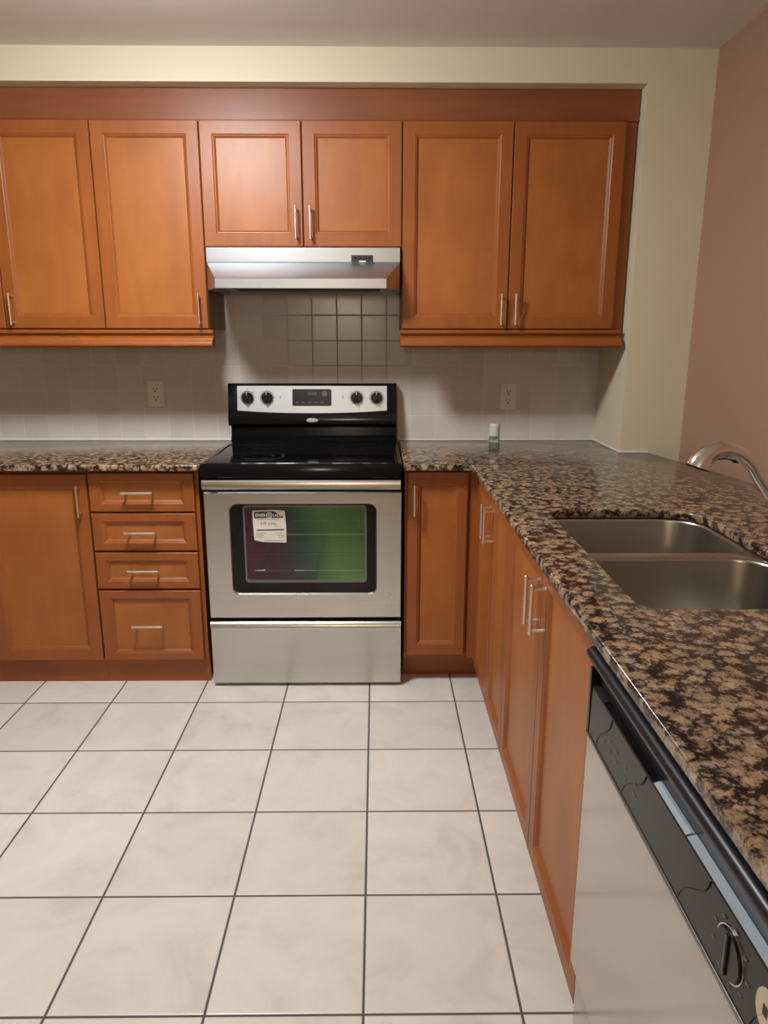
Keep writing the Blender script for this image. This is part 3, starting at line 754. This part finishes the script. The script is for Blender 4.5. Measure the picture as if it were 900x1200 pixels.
# ------------------------------------------------------------------ hood
hx0, hx1 = -0.424, 0.330
hc = (hx0 + hx1) / 2
hd_ = thing('range_hood', 'stainless under-cabinet range hood above the stove', 'range hood', (hc, 0, 1.56))
def plan(w, yf, yc, z): return [(hc - 0.377, -0.002, z), (hc + 0.377, -0.002, z), (hc + 0.377, yc, z), (hc + w, yf, z), (hc - w, yf, z), (hc - 0.377, yc, z)]
L = [plan(0.377, -0.352, -0.350, 1.7165), plan(0.377, -0.352, -0.350, 1.664), plan(0.375, -0.356, -0.350, 1.660), plan(0.324, -0.478, -0.350, 1.596), plan(0.322, -0.482, -0.350, 1.592), plan(0.322, -0.482, -0.350, 1.558)]
inner = [[(hc + (x - hc) * 0.95, -0.02 + (y + 0.02) * 0.95, z) for x, y, z in plan(0.322, -0.482, -0.350, zz)] for zz in (1.558, 1.575)]
MB().loops(L + inner).build('body', M['steel_hood'], hd_)
MB().box((hc - 0.30, -0.33, 1.569), (hc + 0.30, -0.06, 1.574)).build('filter', M['dark'], hd_)
FHd = frame((0.1825, -0.352, 1.675), (1, 0, 0), (0, -1, 0))
sw = MB(FHd).prism(rrect(-0.043, 0.043, -0.014, 0.014, 0.003, 2), -0.001, 0.002).build('switch_panel', M['print'], hd_)
MB(FHd).box((-0.012, -0.0115, 0.002), (0.014, -0.007, 0.0028)).build('switch_marking', M['plastic_white'], sw)
for x in (-0.028, -0.010, 0.012, 0.030): MB(FHd).box((x - 0.006, -0.002, 0.002), (x + 0.006, 0.008, 0.0035), 0.001).build('switch', M['black_soft'], sw)

# ------------------------------------------------------------------ outlets
def outlet(label, x, z):
    f = frame((x, 0, z), (1, 0, 0), (0, -1, 0))
    t = thing('wall_outlet', label, 'outlet', (x, 0, z), 'wall outlets on the tiles')
    MB(f).loops([[(a, b, n) for a, b in rrect(-0.0375 + i, 0.0375 - i, -0.0595 + i, 0.0595 - i, 0.004, 3)] for i, n in ((0, 0.0002), (0, 0.004), (0.003, 0.0065))]).build('cover_plate', M['plastic_white'], t)
    fc_ = MB(f).prism(rrect(-0.0170, 0.0170, -0.034, 0.034, 0.003, 3), 0.0066, 0.0085).build('receptacle', M['plastic_white'], t)
    m = MB(f)
    for s in (0.019, -0.019):
        m.box((-0.0085, s - 0.001, 0.0085), (-0.0055, s + 0.009, 0.0092)); m.box((0.0055, s - 0.001, 0.0085), (0.0085, s + 0.008, 0.0092))
        m.prism([(0.0035 * math.cos(a * math.pi / 6), s - 0.0085 + 0.0035 * math.sin(a * math.pi / 6)) for a in range(12)], 0.0085, 0.0092)
    m.build('slots', M['slot'], fc_)
    for s in (0.048, -0.048): MB(f).prism([(0.003 * math.cos(a * math.pi / 6), s + 0.003 * math.sin(a * math.pi / 6)) for a in range(12)], 0.0064, 0.0072).build('screw', M['nickel'], t)
outlet('pale double outlet on the tiles above the drawer side worktop', -0.764, 1.127)
outlet('pale double outlet on the tiles above the glass shaker', 0.839, 1.115)

# ------------------------------------------------------------------ shaker
sx_, sy_ = 0.738, -0.275
sh = thing('salt_shaker', 'small glass shaker with a pale cap on the granite near the back tiles', 'shaker', (sx_, sy_, 0.914))
n = 12
prof = [(0.0, 0.0), (0.021, 0.0), (0.0245, 0.004), (0.0245, 0.018), (0.022, 0.03), (0.0235, 0.042), (0.021, 0.054), (0.019, 0.056), (0.0, 0.056)]
MB().lathe(prof, (sx_, sy_, 0.9143), n=10).build('glass_body', M['glass'], sh)
MB().lathe([(0, 0.004), (0.016, 0.004), (0.018, 0.006), (0.017, 0.020), (0, 0.022)], (sx_, sy_, 0.9143), n=10).build('salt_filling', M['pepper'], sh)
MB().lathe([(0, 0.0565), (0.0225, 0.0565), (0.0235, 0.060), (0.0215, 0.090), (0.0225, 0.098), (0.0225, 0.104), (0.020, 0.108), (0, 0.109)], (sx_, sy_, 0.9143), n=20).build('cap', M['salt_cap'], sh, smooth=True)

# ------------------------------------------------------------------ dishwasher
DY0, DY1 = -2.212, -2.818                # far and near edge
dw = thing('dishwasher', 'built-in stainless dishwasher with dark control panel beside the sink cabinet', 'dishwasher', (0.9, -2.515, 0))
XD = 0.600
MB().box((XD + 0.045, DY0 - 0.001, 0.10), (1.19, DY1 + 0.001, 0.884)).build('tub', M['black_soft'], dw)
def yprism(prof, y0, y1): return [[(x, y0, z) for x, z in prof], [(x, y1, z) for x, z in prof]]
MB().box((XD, DY0, 0.246), (XD + 0.044, DY1, 0.721), 0.004).build('door_panel', M['steel_y'], dw)
MB().box((XD + 0.012, DY0 - 0.003, 0.105), (XD + 0.044, DY1 + 0.003, 0.240), 0.003).build('access_panel', M['steel_y'], dw)
MB().box((XD + 0.062, DY0 - 0.003, 0.0), (XD + 0.08, DY1 + 0.003, 0.100)).build('kick_plate', M['black_soft'], dw)
MB().box((XD - 0.003, DY0, 0.7215), (XD + 0.04, DY1, 0.7285), 0.0015).build('trim_strip', M['trim_dark'], dw)
# control console: flat face, sloping ledge, finger recess under a rounded bar
cp = [(XD + 0.044, 0.7295), (XD - 0.001, 0.7295), (XD, 0.813), (XD + 0.002, 0.815), (XD + 0.044, 0.815)]
con = MB().loops(yprism(cp, DY0 - 0.010, DY1 + 0.010)).build('control_panel', M['graphite'], dw)
lg = MB().loops(yprism([(XD + 0.0015, 0.8152), (XD + 0.0125, 0.8185), (XD + 0.0125, 0.8152)], -2.60, DY1 + 0.012)).build('ledge', M['ledge_lit'], con)
MB().loops(yprism([(XD + 0.0015, 0.8152), (XD + 0.0085, 0.8178), (XD + 0.0125, 0.8178), (XD + 0.0125, 0.8152)], -2.495, -2.597)).build('latch', M['ledge_lit'], con)
MB().loops(yprism([(XD + 0.0015, 0.8152), (XD + 0.004, 0.8160), (XD + 0.0125, 0.8160), (XD + 0.0125, 0.8152)], -2.285, -2.492)).build('latch_pocket', M['black'], con)
MB().loops(yprism([(XD + 0.0015, 0.8152), (XD + 0.0085, 0.8178), (XD + 0.0125, 0.8178), (XD + 0.0125, 0.8152)], DY0 - 0.012, -2.282)).build('ledge_end', M['graphite'], con)
bc, br_ = (XD + 0.0, 0.8715), 0.0112
bar = [(XD + 0.044, 0.8190), (XD + 0.0128, 0.8190), (XD + 0.0115, 0.846), (XD + 0.004, 0.8585)] + [(bc[0] + br_ * math.cos(math.radians(a)), bc[1] + br_ * math.sin(math.radians(a))) for a in range(250, 60, -20)] + [(XD + 0.044, 0.8825)]
MB().loops(yprism(bar, DY0 - 0.001, DY1 + 0.001)).build('handle_bar', M['black_bar'], dw, smooth=True)
for y in (DY0 - 0.0005, DY1 + 0.0095):
    MB().box((XD - 0.002, y, 0.7295), (XD + 0.044, y - 0.009, 0.846)).build('end_cheek', M['black_soft'], dw)
FD = frame((XD - 0.0005, -2.722, 0.771), (0, -1, 0), (-1, 0, 0))
def dring(r0, r1, n0, n1, k=32): return [[(r * math.cos(2 * math.pi * i / k), r * math.sin(2 * math.pi * i / k), nn) for i in range(k)] for r, nn in ((r0, n0), (r0, n1), (r1, n1), (r1, n0))]
MB(FD).loops(dring(0.0285, 0.0274, 0.0, 0.0012), close=True).build('dial_ring', M['nickel'], con)
dk = MB(FD).loops([[(r * math.cos(2 * math.pi * i / 32), r * math.sin(2 * math.pi * i / 32), nn) for i in range(32)] for r, nn in ((0.026, 0.0), (0.026, 0.003), (0.025, 0.004), (0.0, 0.004))]).box((-0.003, -0.024, 0.003), (0.003, 0.024, 0.0065), 0.001).build('dial', M['black_soft'], con, smooth=True)
MB(FD).box((-0.0009, -0.024, 0.0064), (0.0009, 0.024, 0.0068)).build('dial_pointer', M['grey_ring'], dk)
m = MB(FD)
for a in range(0, 360, 40):
    x, y = 0.036 * math.cos(math.radians(a)), 0.034 * math.sin(math.radians(a)); m.box((x - 0.003, y - 0.0008, 0.0), (x + 0.003, y + 0.0008, 0.0012))
for yy in (2.30, 2.33, 2.36, 2.40, 2.44):
    m.box((yy - 2.722 - 0.006, -0.012, 0.0), (yy - 2.722 + 0.006, -0.0105, 0.0012)); m.box((yy - 2.722 - 0.004, 0.004, 0.0), (yy - 2.722 + 0.004, 0.005, 0.0012))
print_on(con, m, M['print_light'])
for u0, u1 in ((2.268, 2.330), (2.395, 2.475), (2.600, 2.668), (2.770, 2.812)):
    pts = []
    for k in range(13):
        q = k / 12
        pts.append((u0 + (u1 - u0) * (q - 0.10 * math.sin(2 * math.pi * q)) - 2.722, -0.038 + 0.078 * q, 0.0003))
    MB(FD).tube(pts, 0.0010, 6).build('groove', M['black'], con)
es2 = MB(FD).prism([(0.070 + 0.017 * math.cos(2 * math.pi * i / 28), 0.006 + 0.022 * math.sin(2 * math.pi * i / 28)) for i in range(28)], 0.0, 0.0012).build('round_sticker', M['cream'], con)
MB(FD).box((0.066, 0.000, 0.0012), (0.074, 0.012, 0.0015), 0.0).build('sticker_print', M['print'], es2)

# end panel that closes the run after the dishwasher
ep = MB().box((XP, -2.822, 0.0), (1.21, -2.90, 0.8895)).build('end_panel', M['wood'])
tag(ep, 'plain maple end panel closing the run after the dishwasher', 'panel')

# ------------------------------------------------------------------ lamps
def lamp(label, x, y, r, mat):
    t = thing('ceiling_lamp', label, 'lamp', (x, y, H), 'ceiling lamps')
    MB().lathe([(0, 0), (0.07, 0), (0.07, -0.012), (0.05, -0.02), (0.012, -0.024), (0.012, -0.05), (r + 0.008, -0.052), (r + 0.008, -0.060), (0, -0.060)], (x, y, H - 0.0005), n=32).build('base', M['plastic_white'], t, smooth=True)
    MB().lathe([(r, -0.061), (r * 0.98, -0.080), (r * 0.85, -0.105), (r * 0.55, -0.125), (0.0, -0.133)], (x, y, H - 0.0005), n=32).build('diffuser', M[mat], t, smooth=True)
lamp('round flush ceiling lamp over the middle of the kitchen floor', LAMP[0], LAMP[1], 0.17, 'lamp')
pl = thing('fill_pendant', 'warm globe pendant added out of view as fill light', 'lamp', (REAR_LAMP[0], REAR_LAMP[1], H))  # added unseen, hung low to brighten the tiles under hood and cabinets
MB().lathe([(0, 0), (0.06, 0), (0.06, -0.02), (0.012, -0.026), (0.004, -0.03), (0.004, -0.52), (0.03, -0.525), (0.035, -0.56), (0, -0.56)], (REAR_LAMP[0], REAR_LAMP[1], H - 0.0005), n=24).build('cord_and_canopy', M['nickel'], pl, smooth=True)
MB().lathe([(0.14 * math.sin(math.radians(a)) if 0 < a < 180 else 0.0, -0.70 + 0.14 * math.cos(math.radians(a))) for a in range(0, 181, 15)], (REAR_LAMP[0], REAR_LAMP[1], H - 0.001), n=24).build('globe', M['lamp_rear'], pl, smooth=True)
